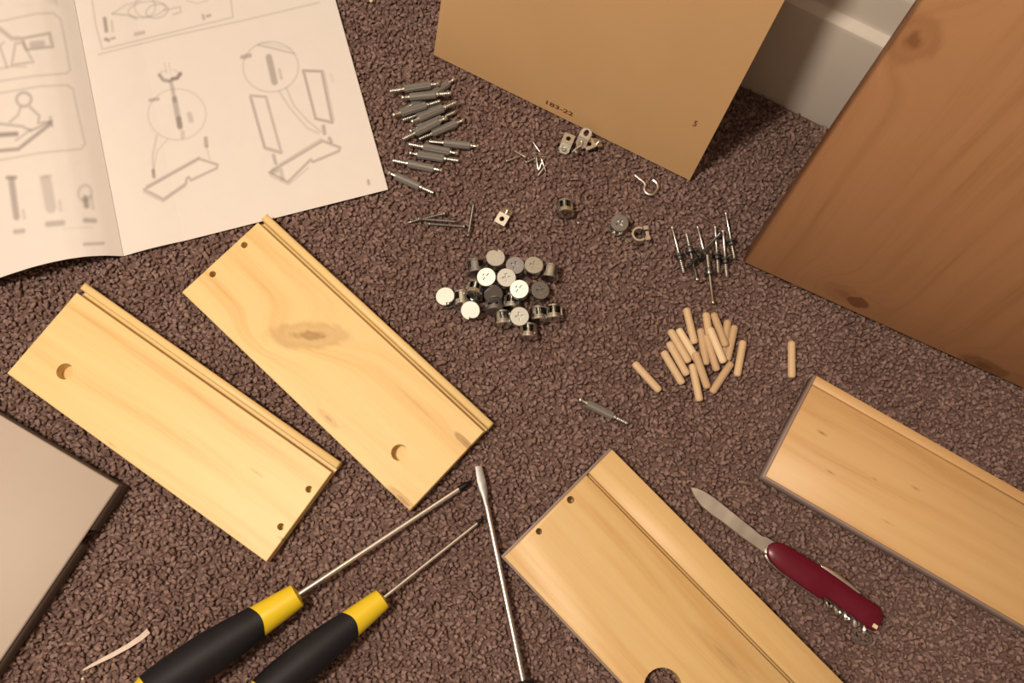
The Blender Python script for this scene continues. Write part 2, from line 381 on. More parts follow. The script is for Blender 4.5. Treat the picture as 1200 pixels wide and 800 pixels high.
def stamp(body, pxa, pxb, size, name):
    a, b = on(*pxa), on(*pxb); d = unit(b - a)
    c = bpy.data.curves.new(name, 'FONT'); c.body = body; c.size = size; c.extrude = 0.00003; c.offset = 0.00012
    tmp = bpy.data.objects.new('tmp', c); COL.objects.link(tmp); bpy.context.view_layer.update()
    me = bpy.data.meshes.new_from_object(tmp); bpy.data.objects.remove(tmp); bpy.data.curves.remove(c)
    me.materials.clear(); me.materials.append(M_ink)
    w = max(v.co.x for v in me.vertices); k = np.linalg.norm(b - a) / w
    for v in me.vertices: v.co.x *= k
    Ml = Matrix([[d[0], -d[1], 0, a[0]], [d[1], d[0], 0, a[1]], [0, 0, 1, 0.00006], [0, 0, 0, 1]])
    o = link(name, me, hbp, Ml); return o
stamp('183-22', (637.5, 121), (671, 137), 0.0060, 'stamped_number')['label'] = 'small dark stamped number along the edge'
stamp('5', (811, 147), (815, 149), 0.0085, 'pencil_mark')['label'] = 'small dark pencilled digit'

# stained pine panel
A, e, up, N, M, on = leaning((868, 310), (1200, 460), None, None, 76.7, 0.018, 0.58, None, None, None, 0)
p0, p1 = on(868, 310), on(1200, 460); hp = 0.50; wdt = 0.42
out = [(0, 0), (wdt, 0), (wdt, hp), extend(np.array([0., 0.]), on(1080, 0), hp)]
M_brown = wood('stained_pine', (0.45, 0.245, 0.128, 1), (0.39, 0.205, 0.100, 1), (0.26, 0.110, 0.050, 1),
               [], rings=34, seed=5.0, rough=0.4, grain_y=True, swirl=0.02)
def kxy(px, py): q = on(px, py); return q[0], q[1]
# grain runs along local Y: rebuild with knots expressed in the rotated frame (x' = -y, y' = x)
bpy.data.materials.remove(M_brown)
kn = []
for px, py, rx, ry, st in ((1066, 52, 0.017, 0.014, 0.45), (1003, 356, 0.0065, 0.008, 1.5), (1150, 430, 0.008, 0.018, 0.8), (985, 345, 0.010, 0.016, 0.25)):
    q = on(px, py); kn.append((-q[1], q[0], rx, ry, st))
M_brown = wood('stained_pine', (0.45, 0.245, 0.128, 1), (0.39, 0.205, 0.100, 1), (0.26, 0.110, 0.050, 1), kn, rings=34, seed=5.0, rough=0.4, grain_y=True, swirl=0.02)
br = link('stained_pine_panel', MB().slab(out, -0.018, 0, (), 0.0022).mesh('stained_pine_panel', M_brown, True, 60), None, M)
tag(br, 'large brown stained pine panel with dark knots leaning against the wall', 'panel')

# ------------------------------------------------------------------ instruction booklet
strokes = []     # (points, width px, darkness): printed drawings, in photograph pixels, laid down on the pages once
def S(pts, w=1.6, d=0.3, close=False): strokes.append((np.array(list(pts) + ([pts[0]] if close else []), float), w, d))
def E_(cx, cy, rx, ry, w=1.4, d=0.2, rot=0, a0=0, a1=6.2832):
    a = np.linspace(a0, a1, 28); c, s = math.cos(rot), math.sin(rot)
    S([(cx + rx * math.cos(q) * c - ry * math.sin(q) * s, cy + rx * math.cos(q) * s + ry * math.sin(q) * c) for q in a], w, d)
# right page: frame and tool sketch
S([(104, -30), (108, 0), (112.5, 30), (120, 57.7), (273, 20.2), (270.7, 0), (266, -30)], 1.4, 0.28)
S([(115.5, 63.7), (200, 42.5), (285, 24), (374, 3)], 1.4, 0.27)
E_(172, 11, 22, 9, 2, .22, -.15); E_(184, 13, 13, 8, 2, .25, -.2); E_(170, 8, 12, 12, 2, .2); S([(132, 16), (147, 6), (165, 1)], 2, .2); S([(132, 16), (150, 18), (160, 22)], 2.5, .25)
S([(193, 12), (211, 8), (212, 14), (203, 17)], 2, .25); S([(122.7, 22), (124.7, 36)], 4.5, .5); S([(131, 25), (132, 36)], 3, .22)
S([(124, 46), (127, 47)], 4, .5); S([(131, 45), (134, 44.5)], 3, .4); S([(159, 40), (168, 38)], 4.5, .32); S([(238, 18), (239, 22)], 3, .4); S([(243, 19), (246, 18)], 3, .45)
S([(219, 1), (231, 4), (243, 1)], 1.5, .2)
# figure one
S([(187, 88), (191.6, 93.8), (198.4, 95)], 4, .5); S([(201.8, 92.6), (207.4, 91.5), (211.2, 86.6)], 4.5, .62); S([(187, 88), (189, 84), (195, 83)], 1.3, .2); S([(204, 82), (211, 86)], 1.3, .2)
S([(193, 74), (195, 86)], 1.3, .18); S([(198, 74), (200, 86)], 1.3, .18); S([(200.5, 96), (205, 118)], 4.5, .35); S([(204.5, 116), (210.5, 147)], 6.5, .38); S([(209.6, 139), (211, 149)], 6, .42)
E_(207.5, 134, 34, 30, 1.4, .2); S([(176, 117.4), (185, 116)], 4, .38); S([(222, 134), (224, 141)], 6, .26); S([(214, 155), (214, 161)], 5, .22)
S([(183.8, 159), (179, 181.6), (179.5, 204)], 1.8, .25); S([(196, 163.5), (184, 177), (180, 200)], 1.4, .2); S([(179.6, 200), (180.5, 207)], 4, .5)
S([(169, 222), (233.3, 186), (254.7, 192.8), (254, 197), (224, 211), (221, 207.5), (218.6, 210), (218, 215), (191.6, 233.3)], 2.6, .42, True)
S([(172, 218), (233, 184.5)], 2.2, .28); S([(169, 225), (191, 236), (217, 218)], 1.6, .3); S([(241, 162), (242, 171)], 4.5, .42); S([(242, 171), (245.7, 186)], 1.3, .2)
# figure two
E_(317.3, 78.3, 32.6, 29.5, 1.4, .25); S([(302.6, 52.4), (344, 62.5)], 2.2, .3); S([(306, 49.5), (341, 57)], 1.3, .18)
S([(315, 67), (321.8, 96)], 7.5, .42); S([(327.4, 81.7), (329.7, 91.8)], 3.5, .25); S([(284, 67), (292.5, 65)], 5, .4)
S([(335.3, 103), (344.3, 123.3), (360, 141), (375.8, 154)], 1.7, .25); S([(327.4, 107.5), (339.8, 126.6), (360, 150), (373, 156)], 1.7, .25)
S([(355.5, 82.8), (377, 83.5), (389.3, 143.5), (370, 139)], 2.8, .48, True); S([(380, 84), (391.5, 141)], 1.2, .25)
S([(293.6, 112), (311.7, 113.5), (329.6, 178.4), (310.5, 172.8)], 2.8, .38, True); S([(293, 114.5), (310, 174.5), (329, 180)], 1.4, .25)
S([(316, 202), (378, 165), (398.3, 172.8), (397, 177), (366.8, 189.7), (364, 187), (361, 190), (337.5, 213.3)], 2.8, .42, True); S([(319, 198), (376, 163)], 2, .25)
S([(319, 202), (329, 199), (331, 209)], 5, .26); S([(317, 206), (338, 216.5), (361, 197)], 1.5, .25)
S([(320.6, 182), (323, 191)], 4, .38); S([(379, 148), (380.3, 156)], 4, .42); S([(386, 162), (388, 166)], 4, .4); S([(431.5, 211.5), (432.3, 215.5)], 2.4, .55)
S([(388, 88), (390, 94)], 4, .1)
# left page
S([(-80, 16), (0, 7), (66.5, 2)], 1.6, .26)
S([(-80, 40), (0, 25), (42.7, 16), (63, 15.5), (71, 22.5), (77, 52), (82, 82), (78.4, 86), (40, 89), (0, 95), (-80, 110)], 1.6, .27)
S([(-80, 122), (0, 109), (47.5, 101), (78.4, 99.8), (85.5, 104.5), (92, 135), (99.8, 168.6), (95, 174.6), (47.5, 179), (0, 187.6), (-80, 204)], 1.6, .27)
S([(26, 45), (58, 39), (61.8, 54.6), (31, 58)], 3, .42, True); S([(38, 52), (49, 51)], 8, .3); S([(18, 51), (14, 76), (39, 72.5), (26, 50)], 2.6, .32, True); S([(-20, 30), (0, 34), (14, 45), (22, 45)], 5, .32)
S([(0, 55), (8, 78)], 2.5, .3); S([(-10, 82), (14, 78), (30, 78)], 2.2, .22); S([(-12, 62), (4, 50)], 2.2, .25)
E_(28, 116.5, 8.5, 8, 3, .4); S([(24, 126), (21, 135), (12, 142.5)], 2.6, .32); S([(35.6, 126), (46, 135.4), (45, 144), (59.4, 142.5)], 2.6, .38); S([(59, 138), (61, 147)], 3, .35)
S([(-40, 146), (0, 145), (26, 148), (36, 153), (59, 143)], 2.8, .38); S([(-50, 178), (0, 176.5), (21.4, 174.6), (58, 146)], 4.2, .5); S([(-40, 160), (0, 158), (19, 156.8)], 5.5, .55); S([(19, 164), (36, 152)], 2.6, .3)
S([(13.5, 212), (19.3, 254)], 7.5, .42); S([(9, 208), (17.5, 208)], 4.5, .5); S([(27, 247), (28.5, 255)], 3.5, .2); S([(54, 212), (59.5, 243)], 13, .24); S([(48, 208), (59, 206)], 4, .2)
S([(70, 236), (71, 246)], 3.5, .2); E_(99.5, 226, 7.5, 9, 3, .25, .2); S([(100, 232), (101.5, 241)], 6.5, .5); S([(107, 230), (109, 244)], 3.5, .22)
S([(18, 271.4), (27, 270.5)], 5.5, .36); S([(56, 262.6), (73, 261)], 6.5, .36); S([(100, 258), (111, 258.5)], 5.5, .4); S([(99, 286), (121, 285)], 3, .42); S([(75, 268), (108, 266)], 1.6, .1)

t = NT('booklet_paper'); at_ = t.node('ShaderNodeVertexColor', layer_name='print'); pn = t.noise(t.obj(), 60, 3)
M_paper = t.fin(t.mix(1.0, at_.outputs[0], t.mix(pn, (0.71, 0.685, 0.68, 1), (0.745, 0.72, 0.715, 1)), 'MULTIPLY'), 0.55, 0, 0.35)
BZ = 0.0018
sb, rb = P(145, 300, BZ), P(455, 222, BZ); BU = unit(rb - sb); BV = np.array([-BU[1], BU[0], 0]); BW = np.linalg.norm(rb - sb); BH = BW * 1.41
zs = np.array([0, .010, .022, .034, .048, .062, .08, .105, .15, .24]); zz = np.array([BZ, .0104, .0172, .0206, .0222, .0219, .0194, .0142, .006, .0018])
def zleft(s):
    k = np.ones(9) / 9; fine = np.linspace(-0.02, .26, 561); v = np.interp(fine, zs, zz); 
    v[fine < 0] = 2 * BZ - np.interp(-fine[fine < 0], zs, zz); 
    for _ in range(3): v = np.convolve(np.pad(v, 4, 'edge'), k, 'valid')
    return np.interp(s, fine, v)
def page(name, side, parent):
    us = np.concatenate([np.arange(0, BW - .0003, .00056), [BW]]); vv = np.concatenate([np.arange(0, .23, .00056), np.arange(.235, BH, .008), [BH]])
    if side < 0: us = np.concatenate([np.arange(0, .145, .00056), np.arange(.15, BW, .006), [BW]])
    U, V = np.meshgrid(us, vv)
    if side > 0:
        Z = BZ + 0.0016 * np.sin(np.clip(U / .03, 0, math.pi / 2) * 2) * (U < .0472) + 0 * V
        Z[:, 0] = BZ
    else: Z = zleft(U) + 0 * V
    Q = sb + U[..., None] * BU * side + V[..., None] * BV + np.array([0, 0, 1.]) * (Z - BZ)[..., None]
    if side < 0: Q = Q + (BV * 0.0)[None, None]
    ny_, nx_ = U.shape; Q = Q.reshape(-1, 3)
    idx = np.arange(ny_ * nx_).reshape(ny_, nx_)
    a, b, c, d = idx[:-1, :-1], idx[:-1, 1:], idx[1:, 1:], idx[1:, :-1]
    F = np.stack([a, b, c, d] if side > 0 else [b, a, d, c], -1).reshape(-1, 4)
    me = bpy.data.meshes.new(name); me.vertices.add(len(Q)); me.vertices.foreach_set('co', (Q - sb).ravel())
    me.loops.add(F.size); me.polygons.add(len(F)); me.loops.foreach_set('vertex_index', F.ravel().astype(np.int32))
    me.polygons.foreach_set('loop_start', (np.arange(len(F)) * 4).astype(np.int32)); me.polygons.foreach_set('use_smooth', np.ones(len(F), bool))
    me.update(calc_edges=True)
    X, Y = to_px(Q); dark = np.zeros(len(Q)); lo, hi = (-200, 1e9)
    lim = 145 - (300 - Y) * 60 / 300
    for pts, w, dk in strokes:
        on_right = pts[:, 0].mean() > 145 - (300 - pts[:, 1].mean()) * 0.2
        if on_right != (side > 0): continue
        m = (X > pts[:, 0].min() - 12) & (X < pts[:, 0].max() + 12) & (Y > pts[:, 1].min() - 12) & (Y < pts[:, 1].max() + 12)
        ii = np.where(m)[0]
        if not len(ii): continue
        q = np.stack([X[ii], Y[ii]], 1); best = np.full(len(ii), 1e9)
        for p0_, p1_ in zip(pts[:-1], pts[1:]):
            dv = p1_ - p0_; tt = np.clip(((q - p0_) @ dv) / max(dv @ dv, 1e-9), 0, 1); best = np.minimum(best, np.hypot(*(q - p0_ - tt[:, None] * dv).T))
        soft = 1.5 if side > 0 else 2.0
        val = dk * 1.25 * np.clip((w / 2 + soft - best) / (2 * soft), 0, 1) ** 1.0
        dark[ii] = 1 - (1 - dark[ii]) * (1 - np.clip(val, 0, .9))
    ca = me.color_attributes.new('print', 'FLOAT_COLOR', 'POINT'); c_ = np.ones((len(Q), 4)); c_[:, :3] = 1 - dark[:, None] * np.array([.80, .83, .83]); ca.data.foreach_set('color', c_.astype(np.float32).ravel())
    me.materials.append(M_paper)
    o = link(name, me, parent)
    sd = o.modifiers.new('paper_thickness', 'SOLIDIFY'); sd.thickness = 0.0003; sd.offset = -1
    return o
bk = link('instruction_booklet', None, None, Matrix.Translation(Vector(sb))); tag(bk, 'open white assembly instruction booklet with grey line drawings', 'booklet')
page('page', 1, bk)['label'] = 'flat page with two assembly step drawings'
page('page', -1, bk)['label'] = 'curled page with framed figures and hardware'
# sheets below the open spread
low = MB().slab(rect(0.001, 0.001, BW - 0.001, BH - .001), -0.0016, -0.0004).mesh('lower_sheets', M_paper, False)
ca = low.color_attributes.new('print', 'FLOAT_COLOR', 'POINT'); ca.data.foreach_set('color', np.ones(len(low.vertices) * 4, np.float32))
lo_ = link('lower_sheets', low, bk); lo_.matrix_local = frame((0, 0, 0), BU, BV, (0, 0, 1))

# ------------------------------------------------------------------ screwdrivers
def handle_surface(prof, xa, xb, wob_a, wob_b, seg=28, rows=14):
    xs_, rs_ = zip(*prof); secs = []
    for k in range(rows + 1):
        s = []
        for i in range(seg):
            a = 2 * math.pi * i / seg; x0 = xa + wob_a * math.cos(2 * a); x1 = xb + wob_b * math.cos(2 * a); x = x0 + (x1 - x0) * k / rows
            r = float(np.interp(x, xs_, rs_)); s.append((-x, r * math.cos(a), r * math.sin(a)))
        secs.append(s)
    return MB().loft(list(reversed(secs)), 0, True)
def sdriver(name, S0, T0, zS, zT, rs, k, prof, tip, label, cols):
    a, b = P(*S0, zS), P(*T0, zT); x = unit(b - a); y = unit(np.cross((0, 0, 1), x)); z = np.cross(x, y); L = np.linalg.norm(b - a)
    prof = [(p * k, r * k) for p, r in prof]; end = prof[-1][0]
    r = thing(name, label, 'screwdriver', frame(a, x, y, z), 'yellow and black screwdrivers')
    link('collar', handle_surface(prof, 0.0, 0.0315 * k, 0, 0.0026 * k).mesh('collar', cols[0], True, 50), r)
    link('grip', handle_surface([(p, q + 0.0002) for p, q in prof], 0.0313 * k, 0.113 * k, 0.0026 * k, 0.002 * k, rows=20).mesh('grip', cols[1], True, 50), r)
    link('end_cap', handle_surface(prof, 0.1128 * k, end, 0.002 * k, 0, rows=10).mesh('end_cap', cols[2], True, 50), r)
    if tip == 'slot':
        link('shaft', MB().lathe([(-0.01, rs), (L - 0.030, rs)]).mesh('shaft', M_bright), r)
        def sec(xx, hw, ht, n=12): return [(xx, hw * math.copysign(abs(math.cos(q)) ** .6, math.cos(q)), ht * math.copysign(abs(math.sin(q)) ** .6, math.sin(q))) for q in (2 * math.pi * i / n for i in range(n))]
        link('blade_tip', MB().loft([sec(L - 0.0302, rs, rs), sec(L - 0.026, rs * 1.05, rs * .95), sec(L - 0.018, rs * 1.5, rs * .62), sec(L - 0.011, rs * 1.55, rs * .42), sec(L, rs * 1.15, rs * .16)]).mesh('blade_tip', M_dull), r)
    else:
        tl = 0.0115 * k if tip == 'cross' else 0.006
        link('shaft', MB().lathe([(-0.01, rs), (L - tl, rs)]).mesh('shaft', M_bright), r)
        def star(xx, ra, n=16): return [(xx, ra * (1 if i % 4 < 2 else .62) * math.cos(2 * math.pi * i / n), ra * (1 if i % 4 < 2 else .62) * math.sin(2 * math.pi * i / n)) for i in range(n)]
        link('tip', MB().loft([[(xx, ra * math.cos(2 * math.pi * i / 16), ra * math.sin(2 * math.pi * i / 16)) for i in range(16)] for xx, ra in ((L - tl - .0002, rs * 1.03), (L - tl * .55, rs * 1.03))] +
                              [star(L - tl * .4, rs), star(L - tl * .1, rs * .5), star(L, rs * .2)]).mesh('tip', M_black_ox), r)
    return r
HP = [(0, .0001), (.00001, .0068), (.0012, .0083), (.003, .0088), (.015, .0099), (.033, .0113), (.050, .0132), (.070, .0148), (.095, .0146), (.113, .0132), (.120, .0110), (.1245, .0072), (.1262, .0030), (.1265, .0001)]
sdriver('screwdriver', (352, 695), (553, 563), .0145, .0035, .0021, 1.0, HP, 'cross', 'largest yellow and black screwdriver, long shaft with black tip', (M_yellow, M_rubber, M_yellow))
sdriver('screwdriver', (451, 699), (567, 607), .0130, .0025, .0013, 0.88, HP, 'small', 'short thin screwdriver with yellow and black handle', (M_yellow, M_rubber, M_yellow))
sdriver('screwdriver', (612.5, 796), (560.5, 546), .0125, .0050, .0022, 0.85, HP, 'slot', 'flat-bladed screwdriver with a bare steel shaft beside the drawer front', (M_rubber, M_yellow, M_rubber))

# ------------------------------------------------------------------ pocket knife
KZ = 0.0125
ka, kb = P(902, 641, KZ), P(1033, 727, KZ); kx_ = unit((kb - ka) * np.array([1, 1, 0])); ky_ = np.array([-kx_[1], kx_[0], 0])
kbase = ka.copy(); kbase[2] = 0.0
kn = thing('pocket_knife', 'dark red folding pocket knife with open blade and corkscrew', 'knife', frame(kbase, kx_, ky_, (0, 0, 1)))
def kl(pts, z, sc=3.479, ox=780, oy=540):
    r = []
    for a, b in pts: d = P(ox + a / sc, oy + b / sc, z) - ka; r.append((float(d @ kx_), float(d @ ky_)))
    ar = sum(r[i][0] * r[(i + 1) % len(r)][1] - r[(i + 1) % len(r)][0] * r[i][1] for i in range(len(r)))
    return r if ar > 0 else r[::-1]
scale = [(417, 382), (415, 360), (424, 341), (442, 331), (470, 333), (505, 347), (640, 432), (715, 485), (790, 540), (850, 580), (880, 602), (888, 622), (884, 655), (866, 690), (850, 694), (832, 684), (800, 657), (720, 602), (672, 566), (655, 556), (632, 560), (560, 511), (470, 447), (430, 408)]
for nm, z0, z1, m, bv in (('scale', 0.0004, 0.0034, M_red, .0010), ('liner', 0.0034, 0.0042, M_zinc, 0), ('spacer', 0.0042, 0.0088, M_dull, 0), ('liner', 0.0088, 0.0096, M_zinc, 0), ('scale', 0.0096, KZ, M_red, .0011)):
    o_ = kl(scale, KZ)
    if nm == 'spacer': c = np.mean(o_, 0); o_ = [tuple(c + (np.array(p) - c) * .97) for p in o_]
    link(nm, MB().slab(o_, z0, z1, (), bv).mesh(nm, m, True, 60), kn)
blade = [(99, 106), (125, 109), (152, 119), (200, 150), (270, 206), (340, 262), (392, 305), (408, 307), (450, 332), (448, 400), (414, 384), (365, 350), (300, 304), (240, 256), (190, 222), (145, 185), (116, 146)]
bo = kl(blade, .0075)
t = NT('blade_steel_reflections'); bn = t.noise(t.mapping(t.obj(), (70, 30, 1)), 1.0, 1); M_blade = t.fin(t.mix(bn, (.30, .30, .29, 1), (.95, .93, .90, 1)), .30, 1.0)  # dark and bright reflections put into the blade colour as noise
link('blade', MB().slab(bo, .0062, .0084, (), .0005).mesh('blade', M_blade, False), kn)
file_ = kl([(630, 425), (660, 432), (700, 455), (745, 490), (800, 542), (770, 535), (700, 490), (650, 450)], .0075)
link('small_blade', MB().slab(file_, .0062, .0078, (), .0003).mesh('small_blade', M_bright, True, 60), kn)
c0, c1 = kl([(650, 572), (805, 676), (806, 676)], .007)[:2], None
cs = [np.array(q) for q in [kl([(648, 577), (806, 690), (700, 800)], .0065)[i] for i in range(3)]]
pa = P(780 + 645 / 3.479, 540 + 574 / 3.479, .0065) - ka; pb = P(780 + 812 / 3.479, 540 + 690 / 3.479, .0065) - ka
A2, B2 = np.array([pa @ kx_, pa @ ky_]), np.array([pb @ kx_, pb @ ky_]); dd = unit(B2 - A2); nn = np.array([-dd[1], dd[0]])
pts = []
for i in range(97):
    s_ = i / 96; ph = s_ * 2 * math.pi * 4.5; q = A2 + (B2 - A2) * s_ + nn * math.cos(ph) * .0031 * (0.35 + .65 * s_); pts.append((q[0], q[1], 0.0066 + .0031 * math.sin(ph) * (0.35 + .65 * s_)))
link('corkscrew', MB().tube(pts, [.0008 + .0009 * min(1, i / 40) for i in range(97)], 8).mesh('corkscrew', M_bright), kn)
rc = P(1011, 746, .004) - ka; rc = (rc @ kx_, rc @ ky_)
link('key_ring', MB().tube([(rc[0] + .0055 * math.cos(q), rc[1] + .0035 * math.sin(q), .0045 + .0025 * math.sin(q + 1)) for q in np.linspace(0, 6.283, 25)], .0007, 6).mesh('key_ring', M_dull), kn)
tp = P(1026, 734, KZ) - ka; tp = (tp @ kx_, tp @ ky_)
link('toothpick', MB().box((tp[0] - .0022, tp[1] - .0014, .0094), (tp[0] + .0014, tp[1] + .0014, KZ + .0004)).mesh('toothpick', M_ivory, False), kn)['label'] = 'ivory toothpick end'

# ------------------------------------------------------------------ small hardware
def along(a, b, za, zb, roll=0.0):
    p, q = P(*a, za), P(*b, zb); x = unit(q - p); y = unit(np.cross((0, 0, 1), x)); z = np.cross(x, y)
    c, s = math.cos(roll), math.sin(roll)
    return frame((p + q) / 2, x, y * c + z * s, z * c - y * s)
def thread(x0, x1, r, pitch, dip):
    pr = []; x = x0
    while x < x1 - 1e-6: pr += [(x, r - dip), (x + pitch * .4, r), (x + pitch * .6, r)]; x += pitch
    return pr + [(x1, r * .75), (x1 + .0001, .0001)]
# connecting bolt: ball neck - plastic sleeve - thread (x from -21 to +21 mm)
fl_ = MB()
secs = []
for x, k in ((-.0134, .85), (-.0130, 1), (.0082, 1), (.0086, .85)):
    secs.append([(x, .0034 * k * (1 if i % 2 else .90) * math.cos(2 * math.pi * i / 20), .0034 * k * (1 if i % 2 else .90) * math.sin(2 * math.pi * i / 20)) for i in range(20)])
ME_sleeve = fl_.loft(secs).mesh('sleeve', M_sleeve, True, 30)
ME_neck = MB().lathe([(-.0208, .0006), (-.0206, .0016), (-.0199, .0022), (-.0188, .0022), (-.0180, .0015), (-.0172, .0013), (-.0152, .0013), (-.0148, .0020), (-.0132, .0020)], 12).mesh('ball_end', M_zinc)
ME_thr = MB().lathe([(.0084, .0012), (.0088, .0022), (.0102, .0022), (.0105, .0013)] + thread(.011, .0206, .0022, .0017, .0008), 12).mesh('threaded_end', M_zinc)
BOLT = (('ball_end', ME_neck), ('sleeve', ME_sleeve), ('threaded_end', ME_thr))
hz = .0028
bolts = [((515.4, 97.9), (457, 107), .009, .007), ((534.4, 91.4), (486, 124), hz, hz), ((467.8, 115), (530, 109), .008, .0095), ((458, 135.8), (517.6, 118), .008, .0075),
         ((479.7, 144), (536.5, 119), .0085, .0085), ((527, 122), (471, 141), hz, hz), ((525, 137), (470.3, 164), .0075, .0055), ((477.5, 155.5), (535, 130.4), hz, .004),
         ((545.8, 139.6), (489, 164), hz, hz), ((563.7, 172), (501, 165.7), hz, hz), ((539.5, 180.4), (477, 168.6), .0032, .0045), ((476.5, 179), (540, 188.8), hz, hz),
         ((521.5, 200.6), (458.5, 187.7), hz, hz), ((452.3, 201), (510, 227), hz, hz), ((520, 103), (467, 131), hz, hz)]
bl = {0: 'connecting bolt lying over a slanting bolt at the hardboard side of the pile', 1: 'connecting bolt slanting out from under the bolts, ball end towards the hardboard panel', 2: 'connecting bolt lying almost level across a half-hidden bolt',
      8: 'connecting bolt slanting beside the bunched bolts, ball end apart', 9: 'connecting bolt reaching farthest towards the nails', 12: 'connecting bolt with grey sleeve next to the one at the booklet corner',
      13: 'connecting bolt with grey sleeve lying at the booklet corner', 10: 'connecting bolt of a close parallel pair, ball end towards the nails', 11: 'connecting bolt of a close parallel pair, threaded end towards the nails',
      5: 'connecting bolt mostly hidden under the bunched bolts, threaded end showing', 14: 'connecting bolt almost wholly hidden under two others'}
for i, (a, b, za, zb) in enumerate(bolts):
    thing('connecting_bolt', bl.get(i, 'connecting bolt with grey ribbed sleeve, one of the slanting bunch in the pile'), 'bolt', along(a, b, za, zb, rnd.random() * 3), 'connecting bolts piled beside the booklet', BOLT)
thing('connecting_bolt', 'single connecting bolt with grey sleeve, alone near the drawer front', 'bolt', along((676.5, 466.6), (736.8, 496.8), hz, hz), None, BOLT)

# nails
ME_nail = MB().lathe([(-.0060, .0002), (-.0060, .0021), (-.0056, .0022), (-.0052, .0019), (-.0049, .0009), (.0045, .0008), (.0062, .00008)], 10).mesh('nail', M_zinc)
nails = [((592.5, 189), (608, 183.5), .0016, .0008), ((615.5, 184), (602.5, 176.5), .0016, .0008), ((623.5, 165), (634, 180), .0016, .001), ((617, 190), (629, 184.5), .0016, .001), ((628.5, 184), (630.5, 199), .0022, .001),
         ((633.5, 184.5), (640.5, 203), .0045, .0015), ((641, 192), (630, 206), .0017, .001), ((637, 185), (631.5, 199), .0035, .001)]
for i, (a, b, za, zb) in enumerate(nails):
    o = link('nail', ME_nail, None, along(a, b, za, zb))
    tag(o, {0: 'short zinc nail apart from the scatter, head away from the other nails', 1: 'short zinc nail apart from the scatter, head towards the other nails', 2: 'short zinc nail whose head points away towards the connecting bolts', 3: 'short zinc nail lying level beside the tangled nails'}.get(i, 'short zinc nail in the tangle of crossed nails'), 'nail', 'short nails on the carpet')
# wood screws
ME_screw = MB().lathe([(-.0160, .0008), (-.0159, .0021), (-.0155, .0023), (-.0150, .0022), (-.0135, .0011), (-.0125, .0010)] + thread(-.012, .0125, .00115, .0013, .00035)[:-2] + [(.0135, .0009), (.0162, .0001)], 12).mesh('wood_screw', M_dull)
for a, b, za, zb, lab in (((523, 249.6), (475, 261.6), .0022, .0012, 'thin grey wood screw lying under two others by the nails'), ((490, 256.5), (537, 259.8), .005, .0042, 'thin grey wood screw crossing over another screw'),
                          ((545.5, 265.5), (498, 261.8), .0022, .0012, 'thin grey wood screw, head touching the upright screw'), ((548.5, 277.5), (555.4, 235.5), .0045, .002, 'thin grey wood screw lying crosswise at the end of the other three')):
    tag(link('wood_screw', ME_screw, None, along(a, b, za, zb)), lab, 'screw', 'wood screws on the carpet')

# back-panel clips: two offset tabs, each with a hole
def clip_mesh(rounded):
    m = MB()
    if rounded: o1 = [(0, -.0048), (.0050, -.0048)] + [(.0050 + .0046 * math.sin(q), -.0048 * math.cos(q)) for q in np.linspace(.3, math.pi - .3, 8)] + [(.0050, .0048), (0, .0048)]; h = [(.0050 + .0030 * math.cos(q), .0022 * math.sin(q)) for q in np.linspace(0, 6.283, 15)[:-1]]
    else: o1 = rect(0, -.0048, .0098, .0048); h = circle(.0050, 0, .0021, 14)
    m.slab(o1, .0062, .0073, [(h, .01)], .0002)
    T = Matrix.Translation((.0004, 0, .0070)) @ Matrix.Rotation(math.radians(62), 4, 'Y') @ Matrix.Rotation(math.pi, 4, 'X') @ Matrix.Rotation(math.pi, 4, 'Z') @ Matrix.Rotation(math.pi, 4, 'Y')
    T = Matrix.Translation((.0004, 0, .0066)) @ Matrix.Rotation(math.radians(-38), 4, 'Y')
    o2 = [(-.0088, -.0026), (-.0062, -.0046), (0, -.0046), (0, .0046), (-.0062, .0046), (-.0088, .0026)]
    m.slab(o2, -.0005, .0005, [(circle(-.0050, 0, .0012, 10), .01)], .0001, 0, T)
    m.lathe([(-.0006, .0019), (.0020, .0019), (.0026, .0012)], 12, 0, T @ Matrix.Translation((-.0050, 0, 0)) @ Matrix.Rotation(-math.pi / 2, 4, 'Y'))
    return m.mesh('panel_clip', M_zinc, True, 40)
CLIP_Q, CLIP_R = clip_mesh(False), clip_mesh(True)
def spin(px, py, z, az, ax=(0, 0, 1), tilt=0.0, flip=0.0):
    return Matrix.Translation(Vector(P(px, py, z))) @ Matrix.Rotation(math.radians(az), 4, 'Z') @ Matrix.Rotation(math.radians(tilt), 4, Vector(ax)) @ Matrix.Rotation(math.radians(flip), 4, 'X')
for px, py, z, az, ax, tl, me_, lab in ((592, 253.5, -.0003, 240, (0, 1, 0), 6, CLIP_Q, 'zinc panel clip with a hole, alone near the wood screws'),
        (662.5, 173.5, .0004, 68, (0, 1, 0), 4, CLIP_Q, 'zinc panel clip with small hole, end of the clip heap nearest the nails'), (683, 166, .0046, 62, (0, 1, 0), -4, CLIP_R, 'zinc panel clip with oval hole on top of the clip heap'),
        (696, 172, .0002, 205, (1, 0, 0), 8, CLIP_Q, 'zinc panel clip lying under the oval-holed clip'), (671.5, 172, .0052, 70, (1, 0, 0), 82, CLIP_R, 'zinc panel clip standing on edge in the clip heap')):
    tag(link('panel_clip', me_, None, spin(px, py, z, az, ax, tl)), lab, 'clip', 'zinc panel clips')
